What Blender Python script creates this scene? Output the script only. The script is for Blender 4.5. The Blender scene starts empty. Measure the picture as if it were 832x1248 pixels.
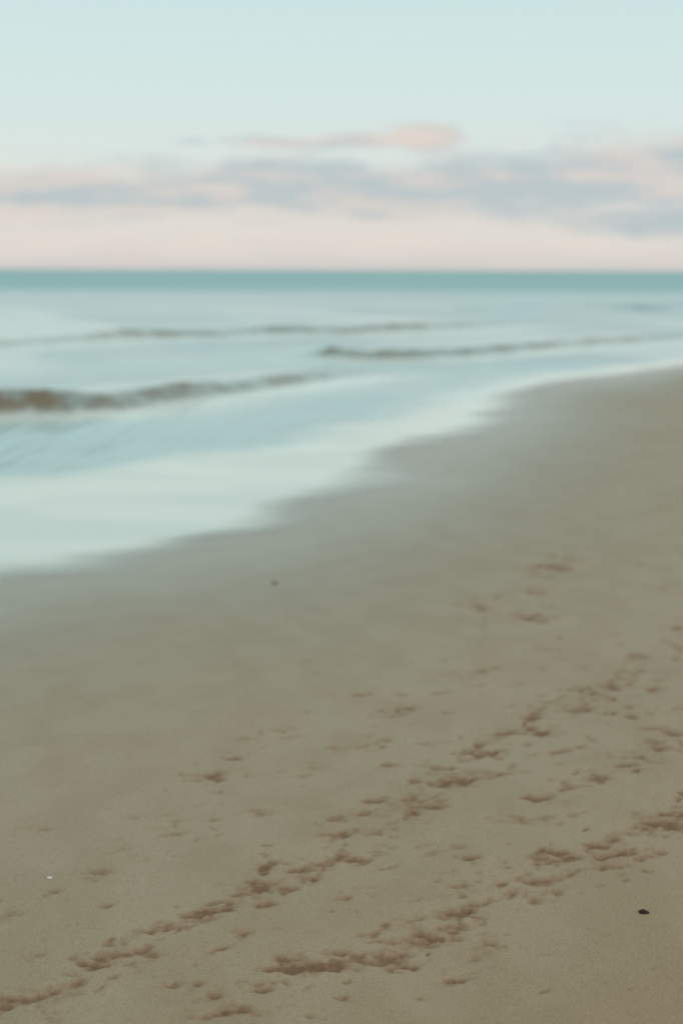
import bpy, math, numpy as np, bmesh
from mathutils import Vector, Quaternion
S=bpy.context.scene
S.view_settings.view_transform='Standard'; S.view_settings.look='None'; S.view_settings.exposure=0
F=1733.0; P=math.atan(295/F); HC=1.65
def px(u,v,h=1.65):
    cp=math.cos(P)
    return (h*(u-416)/(cp*(v-329.5)), h*(F-(v-624)*math.tan(P))/(v-329.5))
def s2l(c):
    return tuple(((x/255)/12.92 if x/255<=0.04045 else ((x/255+0.055)/1.055)**2.4) for x in c)
rng=np.random.default_rng(5)
TB=rng.random((8,256,256))
def vn(x,y,seed=0):
    T=TB[seed%8]
    x=x+seed*17.3; y=y+seed*9.1
    xi=np.floor(x).astype(np.int64); yi=np.floor(y).astype(np.int64)
    fx=x-xi; fy=y-yi
    fx=fx*fx*(3-2*fx); fy=fy*fy*(3-2*fy)
    a=T[xi&255,yi&255]; b=T[(xi+1)&255,yi&255]; c=T[xi&255,(yi+1)&255]; d=T[(xi+1)&255,(yi+1)&255]
    return (a*(1-fx)+b*fx)*(1-fy)+(c*(1-fx)+d*fx)*fy
def fbm(x,y,seed=0,o=4):
    s=0;a=1;t=0
    for i in range(o):
        s=s+a*vn(x*2**i,y*2**i,seed+i); t+=a; a*=0.5
    return s/t
def sst(a,b,x):
    t=np.clip((x-a)/(b-a),0,1); return t*t*(3-2*t)
def polydist(X,Y,pts):
    D=np.full(X.shape,1e18); SG=np.ones(X.shape); TT=np.zeros(X.shape); L=0
    for (x0,y0),(x1,y1) in zip(pts[:-1],pts[1:]):
        dx,dy=x1-x0,y1-y0; l2=dx*dx+dy*dy
        t=np.clip(((X-x0)*dx+(Y-y0)*dy)/l2,0,1)
        ex=X-(x0+t*dx); ey=Y-(y0+t*dy); d=ex*ex+ey*ey
        cr=dx*(Y-y0)-dy*(X-x0)
        m=d<D-1e-9
        D=np.where(m,d,D); SG=np.where(m,np.where(cr<0,1.0,-1.0),SG); TT=np.where(m,L+t*math.sqrt(l2),TT)
        L+=math.sqrt(l2)
    return np.sqrt(D)*SG, TT   # positive = inland side
shore_px=[(0,710),(100,694),(200,671),(280,650),(345,632),(360,617),(410,603),(460,587),(485,567),(510,553),(565,531),(605,513),(618,494),(650,479),(700,465),(760,455),(832,448)]
shore=[px(u,v) for u,v in shore_px]
shore=[(-60,-60),(-12,-5),(-4.2,4.6)]+shore+[(12,31),(40,52),(400,200),(6000,1500)]
inner_px=[(0,584),(150,570),(300,549),(420,521),(520,500),(600,480),(700,457),(832,437)]
inner=[px(u,v) for u,v in inner_px]
inner=[(-62,-55),(-14,0),(-6,8)]+inner+[(14,36),(40,56),(400,210),(6000,1550)]
def mk_mesh(name,X,Y,Z,attrs,mat):
    ny,nx=X.shape
    me=bpy.data.meshes.new(name)
    me.vertices.add(nx*ny)
    me.vertices.foreach_set('co',np.stack([X,Y,Z],-1).astype(np.float32).ravel())
    idx=np.arange(nx*ny).reshape(ny,nx)
    q=np.stack([idx[:-1,:-1],idx[:-1,1:],idx[1:,1:],idx[1:,:-1]],-1).reshape(-1,4)
    n=len(q)
    me.loops.add(n*4); me.loops.foreach_set('vertex_index',q.ravel().astype(np.int32))
    me.polygons.add(n); me.polygons.foreach_set('loop_start',(np.arange(n)*4).astype(np.int32))
    me.polygons.foreach_set('use_smooth',np.ones(n,bool))
    me.update(calc_edges=True)
    for k,A in attrs.items():
        at=me.attributes.new(k,'FLOAT','POINT'); at.data.foreach_set('value',A.astype(np.float32).ravel())
    me.materials.append(mat)
    ob=bpy.data.objects.new(name,me); S.collection.objects.link(ob); return ob
class NT:
    def __init__(s,nt): s.nt=nt; s.N=nt.nodes; s.L=nt.links
    def set(s,sock,v):
        if hasattr(v,'is_output') : s.L.new(v,sock)
        else:
            if isinstance(v,tuple) and len(v)==3 and len(sock.default_value)==4: v=(*v,1)
            sock.default_value=v
    def m(s,op,a,b=0.0,c=0.0,clamp=False):
        n=s.N.new('ShaderNodeMath'); n.operation=op; n.use_clamp=clamp
        s.set(n.inputs[0],a); s.set(n.inputs[1],b); s.set(n.inputs[2],c); return n.outputs[0]
    def mix(s,f,a,b,mode='MIX'):
        n=s.N.new('ShaderNodeMix'); n.data_type='RGBA'; n.blend_type=mode
        s.set(n.inputs[0],f); s.set(n.inputs[6],a); s.set(n.inputs[7],b); return n.outputs[2]
    def mr(s,x,a,b,c=0.0,d=1.0,smooth=True):
        n=s.N.new('ShaderNodeMapRange'); n.interpolation_type='SMOOTHSTEP' if smooth else 'LINEAR'
        for i,v in enumerate((x,a,b,c,d)): s.set(n.inputs[i],v)
        return n.outputs[0]
    def attr(s,k):
        n=s.N.new('ShaderNodeAttribute'); n.attribute_name=k; return n.outputs['Fac']
    def noise(s,vec,sc,det=3,rough=.55,dist=0):
        n=s.N.new('ShaderNodeTexNoise'); s.L.new(vec,n.inputs['Vector'])
        n.inputs['Scale'].default_value=sc; n.inputs['Detail'].default_value=det; n.inputs['Roughness'].default_value=rough; n.inputs['Distortion'].default_value=dist
        return n.outputs['Fac']
    def pos(s): return s.N.new('ShaderNodeNewGeometry').outputs['Position']
    def mapping(s,vec,rot=0,sc=(1,1,1)):
        n=s.N.new('ShaderNodeMapping'); s.L.new(vec,n.inputs[0]); n.inputs['Rotation'].default_value=(0,0,rot); n.inputs['Scale'].default_value=sc; return n.outputs[0]
    def bump(s,h,st,dist,nrm=None):
        n=s.N.new('ShaderNodeBump'); s.set(n.inputs['Strength'],st); s.set(n.inputs['Distance'],dist); s.L.new(h,n.inputs['Height'])
        if nrm: s.L.new(nrm,n.inputs['Normal'])
        return n.outputs[0]
def newmat(name):
    m=bpy.data.materials.new(name); m.use_nodes=True; t=NT(m.node_tree)
    return m,t,t.N['Principled BSDF']
# ---------- sand material
msand,t,B=newmat('damp_sand')
p=t.pos()
d=t.attr('inland'); dis=t.attr('disturb'); mot=t.attr('mottle')
fine=t.noise(p,260,2,.75); fine2=t.noise(p,60,3,.7)
c=t.mix(t.mr(d,.4,2.8),(0.295,0.270,0.200),(0.362,0.296,0.202))
c=t.mix(t.mr(d,2.2,6.5),c,(0.345,0.236,0.138))
c=t.mix(t.mr(mot,.35,.7),c,t.mix(1.0,c,(.93,.91,.88),'MULTIPLY'))
c=t.mix(t.m('MULTIPLY',t.mr(fine,.42,.66),.48),c,t.mix(1.0,c,(.5,.44,.38),'MULTIPLY'))
c=t.mix(t.m('MULTIPLY',t.mr(fine2,.52,.75),.35),c,t.mix(1.0,c,(.72,.66,.60),'MULTIPLY'))
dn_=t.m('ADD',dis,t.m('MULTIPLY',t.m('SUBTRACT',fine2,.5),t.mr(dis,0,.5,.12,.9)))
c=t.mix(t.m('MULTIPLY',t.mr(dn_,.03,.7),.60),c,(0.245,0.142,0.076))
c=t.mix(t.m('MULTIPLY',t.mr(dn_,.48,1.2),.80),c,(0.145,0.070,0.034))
t.set(B.inputs['Base Color'],c)
r=t.mr(d,0.0,2.4,.26,.62)
t.set(B.inputs['Roughness'],t.m('ADD',r,t.m('MULTIPLY',dis,.3),clamp=True))
B.inputs['IOR'].default_value=1.34
t.set(B.inputs['Normal'],t.bump(t.m('ADD',fine,t.m('MULTIPLY',fine2,2.0)),t.mr(d,.3,4,.08,.6),.002))
# ---------- sea material
msea,t,B=newmat('sea_water')
p=t.pos()
film=t.attr('film'); churn=t.attr('churn'); far=t.attr('far'); foam=t.attr('foam'); alp=t.attr('cover'); w2=t.attr('tone')
w1=t.noise(t.mapping(p,rot=math.radians(-38),sc=(1,.22,1)),1.1,3,.6)
c=t.mix(w2,(0.275,0.42,0.445),(0.37,0.535,0.54))
c=t.mix(far,c,(0.245,0.43,0.435))
c=t.mix(t.m('MULTIPLY',film,.92),c,(0.57,0.615,0.535))
c=t.mix(foam,c,(0.79,0.81,0.735))
c=t.mix(churn,c,(0.175,0.138,0.090))
t.set(B.inputs['Base Color'],c)
B.inputs['IOR'].default_value=1.33
t.set(B.inputs['Roughness'],t.m('MAXIMUM',t.mr(film,0,1,.22,.16),t.m('MAXIMUM',t.m('MULTIPLY',far,.5),t.m('MULTIPLY',churn,.55))))
t.set(B.inputs['Normal'],t.bump(w1,t.m('SUBTRACT',.5,t.m('MULTIPLY',film,.45)),.25))
t.set(B.inputs['Alpha'],alp)
# ---------- ground sheet
def rows(dense0,dense1,step,far,back,cap=1e9):
    ys=[];y=dense0
    while y<dense1:
        ys.append(y); y+=min(step*(y*y)/6.0,cap)
    while y<far: ys.append(y); y*=1.12
    ys.append(far)
    return np.array(back+ys)
def cols(n,w,outer):
    a=np.linspace(-w,w,n); o=[];x=w
    while x<outer: x=x*1.18+.01; o.append(x)
    o=np.array(o); return np.concatenate([-o[::-1],a,o])
def shoreline_wobble(X,Y): return (fbm(X*.7,Y*.5,6,3)-.5)*.70*sst(60,20,Y)
def beach(d): return np.where(d>0,0.05*(1-np.exp(-np.maximum(d,0)/3.0)),np.maximum(d*0.02,-1.5))
ys=rows(2.1,30,.0052,6000,[-60,-30,-12,-5,-2,0,1,1.6,1.9])
ss=cols(900,.58,40)
Yg=np.repeat(ys[:,None],len(ss),1); Xg=np.maximum(Yg,1.9)*ss[None,:]
dsh,_=polydist(Xg,Yg,shore)
dsh=dsh+shoreline_wobble(Xg,Yg)
Z=beach(dsh)
near=sst(40,10,Yg)
Z+= near*sst(.8,3,dsh)*((fbm(Xg*1.3,Yg*.7,1)-.5)*.018+(fbm(Xg*7,Yg*5,2)-.5)*.008)
ca,sa=math.cos(math.radians(28)),math.sin(math.radians(28))
U=Xg*ca-Yg*sa; V=Xg*sa+Yg*ca
MOT=fbm(U*1.6,V*.5,4,5)*.25+fbm(Xg*7,Yg*5,2,4)*.75
prints=[(20,1216,50,14,.8),(60,1203,40,10,.6),(95,1192,40,10,.5),(120,1174,30,10,.7),(150,1158,70,16,.9),(185,1162,30,8,.5),(180,1132,40,10,.6),(210,1122,40,8,.5),(243,1108,50,12,.8),(265,1092,40,8,.6),(325,1078,44,16,.9),(300,1085,30,8,.5),(330,1050,36,10,.7),(385,1050,50,12,.8),(420,1040,50,12,.8),(375,1066,30,8,.4),(445,1010,40,8,.5),(415,1012,30,8,.5),(420,991,30,8,.6),(450,970,30,8,.6),(505,990,34,12,.8),(530,978,20,8,.5),(510,968,40,8,.5),(550,947,34,12,.9),(508,945,20,10,.6),(530,932,30,8,.5),(575,912,26,10,.7),(600,911,24,10,.9),(585,900,24,8,.7),(615,890,50,8,.7),(655,886,34,10,.9),(650,870,26,8,.7),(665,850,20,6,.4),(705,858,30,10,.7),(720,838,20,8,.5),(690,843,20,8,.4),(780,795,24,8,.6),(795,834,20,8,.7),(740,830,20,6,.5),
(280,1228,50,12,.7),(310,1190,50,8,.5),(382,1172,84,22,1.0),(440,1165,40,14,.8),(470,1163,50,16,.8),(500,1172,50,12,.7),(490,1122,50,10,.7),(505,1140,60,12,.6),(450,1133,40,6,.4),(550,1110,44,12,.8),(570,1102,20,8,.7),(560,1190,40,6,.6),(600,1150,40,8,.4),(600,1075,30,8,.5),(625,1082,30,8,.4),(655,1070,50,14,.8),(612,1045,20,6,.6),(665,1036,40,8,.7),(690,1042,30,8,.6),(740,1050,50,8,.8),(755,1036,30,6,.8),(730,1026,34,10,.7),(750,1016,30,6,.6),(800,1000,50,14,.9),(790,986,40,8,.6),(828,990,20,12,.8),(815,1186,30,6,.5),(665,1205,14,4,.5),
(655,970,34,12,.8),(640,995,50,8,.4),(685,990,30,6,.3),(732,945,32,12,.8),(720,938,20,6,.5),(600,940,50,6,.4),(650,915,40,6,.4),(690,910,40,6,.4),(780,920,30,12,.7),(800,905,30,10,.7),(790,898,24,8,.6),(820,888,30,10,.8),(770,868,20,6,.5),(830,860,20,8,.5),(822,782,20,10,.5),(828,760,16,8,.5),
(252,940,36,12,.7),(270,960,20,6,.3),(235,995,30,6,.3),(315,985,30,6,.5),(355,890,20,6,.6),(300,893,20,6,.4),(340,882,20,6,.3),(125,1055,44,10,.4),(180,1040,24,6,.3),(60,1000,40,8,.25),(10,1110,30,14,.5),(40,1160,30,8,.4),(435,905,50,8,.45),(465,898,30,6,.35),(490,860,50,10,.4),(560,815,30,8,.5),(590,812,30,6,.4),(585,735,30,14,.38),(605,720,30,6,.38),(645,745,30,14,.55),(650,715,30,8,.38),(672,685,50,10,.6),(690,675,40,8,.38),(372,800,20,6,.2),(800,710,20,8,.3),(270,1157,34,6,.5),(225,1197,40,8,.4),(455,1084,30,5,.5),(545,1085,20,5,.4),(515,1025,20,5,.4),(560,1028,30,8,.25),(600,1058,30,6,.4)]
pr=[]
for u,v,w,h,k in prints:
    x,y=px(u,v,1.6); mpp=1.6/(.986*(v-329.5)); pr.append((x,y,w/2*mpp*1.0,h/2*y/(v-329.5)*.95,k))
base=list(pr)
for x,y,a,b,k in base:
    for _ in range(4):
        s=rng.normal()*.18*max(1,y/5)
        pr.append((x+s*.55+rng.normal()*.05,y+s*.9+rng.normal()*.06*y/4,a*rng.uniform(.22,.55),b*rng.uniform(.3,.65),k*rng.uniform(.3,.75)))
walks=[([(-30,1230),(0,1216),(150,1160),(240,1108),(325,1080),(420,1040),(440,1000),(510,985),(550,945),(600,910),(655,885),(720,845),(800,800),(840,780)],36,.48,.05),
([(250,1240),(382,1175),(500,1165),(555,1108),(655,1070),(740,1045),(800,1000),(840,982)],36,.48,.06),
([(560,1100),(640,1040),(700,1040)],18,.42,.10),
([(500,1030),(510,960),(575,915)],18,.42,.06),
([(620,1000),(655,970),(732,945),(790,910),(840,885)],26,.42,.07),
([(700,870),(780,830),(840,800)],26,.42,.15),
([(600,1180),(700,1120),(830,1060)],5,.3,.2),
([(-10,1112),(125,1055),(235,995),(315,985),(440,905),(490,860),(560,815),(600,735),(670,685),(720,670)],14,.36,.10),
([(150,1000),(252,940),(355,890),(470,850)],7,.35,.12),
([(600,900),(680,780),(820,700)],14,.38,.40),
([(300,1150),(480,1050),(640,950),(800,860)],14,.30,.22)]
for pts,dens,kk,sp_ in walks:
    W=[px(u,v,1.6) for u,v in pts]
    for a_,b_ in zip(W[:-1],W[1:]):
        L=math.dist(a_,b_)
        for _ in range(int(L*dens)+1):
            f=rng.random(); x=a_[0]+(b_[0]-a_[0])*f+rng.normal()*sp_; y=a_[1]+(b_[1]-a_[1])*f+rng.normal()*sp_
            q=rng.uniform(.008,.028)
            pr.append((x,y,q*rng.uniform(1,2.0),q*rng.uniform(.6,1.1),kk*rng.uniform(.3,1.1)))
D=np.zeros_like(Z)
iy=np.where((ys>2)&(ys<22))[0]; ix=np.where(np.abs(ss)<.58)[0]
sy=slice(iy[0],iy[-1]+1); sx=slice(ix[0],ix[-1]+1)
Xs=Xg[sy,sx];Ys=Yg[sy,sx]
DEN=np.zeros_like(Xs)
wx=(fbm(Xs*12,Ys*12,1)-.5)*.10; wy=(fbm(Xs*12,Ys*12,4)-.5)*.08
XW=Xs+wx; YW=Ys+wy
yr=ys[sy]
for i,(x,y,a,b,k) in enumerate(pr):
    R=max(a,b)*2.4+.06
    j=np.where(np.abs(yr-y)<R)[0]
    if len(j)==0: continue
    jx=np.where(np.abs(ss[sx]-x/y)<R/y*1.3+.01)[0]
    if len(jx)==0: continue
    q=(slice(j[0],j[-1]+1),slice(jx[0],jx[-1]+1))
    X_,Y_=XW[q],YW[q]
    ang=.35
    dx=(X_-x)*math.cos(ang)+(Y_-y)*math.sin(ang); dy=-(X_-x)*math.sin(ang)+(Y_-y)*math.cos(ang)
    r2=(dx/a)**2+(dy/b)**2
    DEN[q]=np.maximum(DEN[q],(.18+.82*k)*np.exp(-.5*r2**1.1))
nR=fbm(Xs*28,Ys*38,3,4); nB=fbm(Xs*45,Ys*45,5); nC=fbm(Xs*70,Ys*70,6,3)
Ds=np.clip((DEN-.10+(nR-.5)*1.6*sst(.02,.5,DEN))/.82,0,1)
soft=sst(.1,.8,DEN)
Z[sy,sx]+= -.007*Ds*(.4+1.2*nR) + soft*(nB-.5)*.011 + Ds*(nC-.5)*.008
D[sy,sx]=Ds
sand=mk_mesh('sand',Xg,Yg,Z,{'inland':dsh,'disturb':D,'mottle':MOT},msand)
sand['kind']='structure'; sand['label']='damp olive brown sand beach with trampled footprints'
# ---------- sea
ys=rows(3.5,85,.010,9000,[-60,-30,-12,-5,-1,1.5,2.5],cap=.14)
ss2=cols(480,.62,45)
Yw=np.repeat(ys[:,None],len(ss2),1); Xw=np.maximum(Yw,2.5)*ss2[None,:]
dw,_=polydist(Xw,Yw,shore); dn,_=polydist(Xw,Yw,inner)
dw=dw+shoreline_wobble(Xw,Yw)
COV=sst(.32,-.50,dw+(fbm(Xw*1.1,Yw*2.2,1)-.5)*.5)
COV=np.where(Yw>60,1,COV)
Zw=np.zeros_like(Xw); CH=np.zeros_like(Xw); FO=np.zeros_like(Xw)
waves=[([(-160,516),(0,506),(60,504),(110,502),(150,498),(215,485),(260,477),(330,470),(400,461),(440,455)],[.2,.26,.255,.20,.15,.19,.12,.13,.10,.03],[1,1,1,.9,.7,.95,.6,.7,.55,.1]),
([(-100,430),(0,424),(80,419),(150,413),(210,412),(270,411),(350,406),(420,407),(480,403),(550,400),(640,394)],[.08,.11,.12,.19,.16,.13,.17,.15,.18,.14,.04],[.4,.45,.5,.9,.7,.6,.8,.7,.8,.6,.1]),
([(370,436),(400,435),(450,438),(520,436),(560,433),(620,427),(720,419),(832,410)],[.03,.17,.15,.16,.14,.13,.14,.10],[.1,.9,.8,.75,.7,.65,.7,.45]),
([(600,376),(690,373),(760,376),(832,373),(900,373)],[.05,.12,.2,.2,.1],[.1,.2,.2,.2,.1])]
for wi,(pts,hs,cs) in enumerate(waves):
    W=[px(u,v) for u,v in pts]
    dd,tt=polydist(Xw,Yw,W)
    L=[0]
    for a,b in zip(W[:-1],W[1:]): L.append(L[-1]+math.dist(a,b))
    H=np.interp(tt,L,hs); C=np.interp(tt,L,cs)
    x=dd+(fbm(Xw*.9,Yw*.9,4)-.5)*.5
    wf=.30*np.maximum(1,Yw/25)
    prof=np.where(x>0,np.exp(-(x/wf)**2),np.exp(-(x/(wf*4))**2))
    if wi==0: H=H*(.86+.16*fbm(Xw*1.2,Yw*1.2,2)+.16*fbm(Xw*6,Yw*6,7))
    else: H=H*(.75+.5*fbm(Xw*2.4,Yw*2.4,2))
    Zw=np.maximum(Zw,H*prof)
    br=sst(.35,.6,fbm(Xw*3.5,Yw*3.5,5))
    CH=np.maximum(CH,C*(.6+.4*br)*np.where(x>0,np.exp(-((x-.15)/(wf*1.2))**4),np.exp(-(x/(wf*.5))**2)))
    FO=np.maximum(FO,.9*sst(0,.5,C)*np.where(x>wf*1.2,np.exp(-((x-wf*2.2)/(wf*2.4))**2),0)*(.6+.4*fbm(Xw*.7,Yw*.3,1)))
    FO=np.maximum(FO,.5*sst(0,.5,C)*np.where(x<-wf*.8,np.exp(-((x+wf*3)/(wf*3))**2),0))
sheet=sst(.42,.70,fbm(Xw*.25+Yw*.08,Yw*.07,3,3))*sst(80,45,Yw)*sst(1,-1,dn)*sst(18,22,Yw)
FO=np.maximum(FO,sheet*.5)
FI=sst(-.5,.3,dn+(fbm(Xw*.7,Yw*.7,6)-.5)*1.2)
streak=sst(.40,.65,fbm(Xw*.7+Yw*.1,Yw*1.6,7))
FO=np.maximum(FO,FI*(.22+.38*streak)*(.65+.6*sst(8,14,Yw))); FO=np.maximum(FO,.85*sst(-1.8,-.3,dw)*sst(9,18,Yw)*sst(80,50,Yw))
Zw+=.03*(fbm(Xw*.5,Yw*.25,3)-.5)*sst(0,-4,dn)
edge=np.where(dw<1.0,np.maximum(beach(dw),0)+.005,-.03)
Zw=np.where(dw>-.3,np.where(Yw<60,edge,.004),Zw+.004)
FAR=sst(35,160,Yw)
TONE=sst(.3,.75,fbm((Xw*.64-Yw*.76)*.3,(Xw*.76+Yw*.64)*.06,2))
sea=mk_mesh('sea',Xw,Yw,Zw,{'film':FI,'churn':np.clip(CH,0,1),'far':FAR,'foam':np.clip(FO,0,1),'cover':COV,'tone':TONE},msea)
sea['kind']='structure'; sea['label']='pale turquoise sea with low rolling waves'
# ---------- pebbles
def stone(name,u,v,size,flat,col,label,cat):
    x,y=px(u,v,1.6)
    bm=bmesh.new(); bmesh.ops.create_icosphere(bm,subdivisions=4,radius=1)
    s0=rng.random()*50
    for vt in bm.verts:
        c=vt.co; n=1+.7*(float(fbm(np.array([c.x*1.3+s0]),np.array([c.y*1.3+c.z*1.1+s0]),2)[0])-.5)+.2*(float(vn(np.array([c.x*5+s0]),np.array([c.y*5+c.z*4]),3)[0])-.5)
        vt.co=Vector((c.x*size*n,c.y*size*.6*n,c.z*size*flat*n))
    me=bpy.data.meshes.new(name); bm.to_mesh(me); bm.free()
    for pl in me.polygons: pl.use_smooth=True
    m,t,B=newmat(name+'_surface')
    q=t.N.new('ShaderNodeTexCoord').outputs['Object']
    t.set(B.inputs['Base Color'],t.mix(t.noise(q,120,4),col,tuple(k*1.9 for k in col)))
    B.inputs['Roughness'].default_value=.8; B.inputs['IOR'].default_value=1.3
    me.materials.append(m)
    o=bpy.data.objects.new(name,me); S.collection.objects.link(o)
    i=int(np.argmin((Xg-x)**2+(Yg-y)**2)); z=Z.ravel()[i]
    o.location=(x,y,z+size*flat*.4); o.rotation_euler=(0,.12,rng.random()*.6)
    o['label']=label; o['category']=cat
stone('pebble',785,1107,.0140,.34,(.018,.013,.008),'small flat dark brown pebble lying on damp sand','pebble')
stone('pebble',336,704,.021,.33,(.16,.13,.095),'small brown stone half sunk in smooth wet sand','pebble')
stone('shell_fragment',62,1065,.008,.4,(.4,.4,.38),'tiny white shell fragment lying on sand','shell')
# ---------- world
w=bpy.data.worlds.new('World'); S.world=w; w.use_nodes=True
t=NT(w.node_tree); bg=t.N['Background']
tc=t.N.new('ShaderNodeTexCoord').outputs['Generated']
sp=t.N.new('ShaderNodeSeparateXYZ'); t.L.new(tc,sp.inputs[0])
az=t.m('ARCTAN2',sp.outputs[0],sp.outputs[1]); el=t.m('ARCSINE',sp.outputs[2])
cv=t.N.new('ShaderNodeCombineXYZ'); t.set(cv.inputs[0],az); t.set(cv.inputs[1],t.m('MULTIPLY',el,3.4)); cv.inputs[2].default_value=3.3
nz=t.noise(cv.outputs[0],16,6,.65)
cv2=t.N.new('ShaderNodeCombineXYZ'); t.set(cv2.inputs[0],az); t.set(cv2.inputs[1],t.m('MULTIPLY',el,5)); cv2.inputs[2].default_value=8.7
nz3=t.noise(cv2.outputs[0],12,5,.62)
rp=t.N.new('ShaderNodeValToRGB'); e=rp.color_ramp
t.L.new(t.m('DIVIDE',el,1.5708,clamp=True),rp.inputs[0])
stops=[(0,(209,204,202)),(.004,(217,211,206)),(.014,(226,219,211)),(.04,(227,222,214)),(.065,(222,229,223)),(.085,(218,230,226)),(.12,(213,231,228)),(.18,(206,229,229)),(.4,(212,230,230)),(1,(220,232,232))]
e.elements[0].position=0; e.elements[0].color=(*s2l(stops[0][1]),1); e.elements[1].position=1; e.elements[1].color=(*s2l(stops[-1][1]),1)
for ps,cc in stops[1:-1]:
    x=e.elements.new(ps/1.5708); x.color=(*s2l(cc),1)
def uv(u,v): return ((u-416)/1758,(329.5-v)*.000561)
blobs=[(90,238,260,36,1.05),(330,232,320,38,1.1),(620,230,240,44,1.1),(780,212,150,48,1.15),(800,268,160,24,.9),(370,178,140,11,.95),(440,176,100,12,1.0),(512,170,48,19,1.3),(240,178,40,10,.65),(620,175,50,9,.5),(-400,235,400,30,.8),(1250,230,350,36,.85)]
acc=None
for u,v,hw,hh,k in blobs:
    a,b=uv(u,v)
    q1=t.m('DIVIDE',t.m('SUBTRACT',az,a),hw/1758); q2=t.m('DIVIDE',t.m('SUBTRACT',el,b),hh*.000561)
    g=t.m('MULTIPLY',t.m('EXPONENT',t.m('MULTIPLY',t.m('ADD',t.m('MULTIPLY',q1,q1),t.m('MULTIPLY',q2,q2)),-1.0)),k)
    acc=g if acc is None else t.m('MAXIMUM',acc,g)
den=t.mr(t.m('ADD',acc,t.m('MULTIPLY',t.m('SUBTRACT',nz,.5),1.6)),.18,.90)
den=t.m('MULTIPLY',den,t.mr(acc,.05,.3))
low=t.m('MULTIPLY',t.mr(nz3,.45,.62),t.mr(el,.002,.04,.42,0))
den=t.m('MAXIMUM',den,low)
pinkm=t.mr(nz3,.42,.62)
def spot(u,v,hw,hh):
    a,b=uv(u,v)
    q1=t.m('DIVIDE',t.m('SUBTRACT',az,a),hw/1758); q2=t.m('DIVIDE',t.m('SUBTRACT',el,b),hh*.000561)
    return t.m('EXPONENT',t.m('MULTIPLY',t.m('ADD',t.m('MULTIPLY',q1,q1),t.m('MULTIPLY',q2,q2)),-1.0))
pinkm=t.m('MAXIMUM',t.m('MAXIMUM',t.m('MULTIPLY',pinkm,.75),spot(500,170,80,22)),t.m('MULTIPLY',spot(10,210,90,16),.9))
cc=t.mix(pinkm,s2l((184,197,201)),s2l((228,213,204)))
col=t.mix(t.m('MULTIPLY',den,.92),rp.outputs[0],cc)
sky=t.N.new('ShaderNodeTexSky'); sky.sky_type='NISHITA'; sky.sun_disc=False
sky.sun_elevation=math.radians(24); sky.sun_rotation=math.radians(115)
nis=t.mix(1.0,sky.outputs[0],(.1,.1,.1),'MULTIPLY')
col=t.mix(.03,col,nis)
t.set(bg.inputs[0],col); bg.inputs[1].default_value=1.0
# ---------- sun
sl=bpy.data.lights.new('sun','SUN'); sl.energy=.8; sl.angle=math.radians(12); sl.color=(1,.86,.72)
so=bpy.data.objects.new('sun',sl); S.collection.objects.link(so)
azs=math.radians(115); els=math.radians(24)
dirv=Vector((math.sin(azs)*math.cos(els),math.cos(azs)*math.cos(els),math.sin(els)))
so.rotation_euler=dirv.to_track_quat('Z','Y').to_euler()
# ---------- camera
cd=bpy.data.cameras.new('camera'); co=bpy.data.objects.new('camera',cd); S.collection.objects.link(co); S.camera=co
cd.sensor_fit='VERTICAL'; cd.sensor_height=36; cd.sensor_width=24; cd.lens=50; cd.clip_end=20000; cd.clip_start=.05
co.location=(0,0,HC); co.rotation_mode='QUATERNION'
co.rotation_quaternion=Quaternion((1,0,0),math.pi/2-P)@Quaternion((0,0,1),math.radians(.2))
cd.dof.use_dof=True; cd.dof.focus_distance=3.5; cd.dof.aperture_fstop=1.8
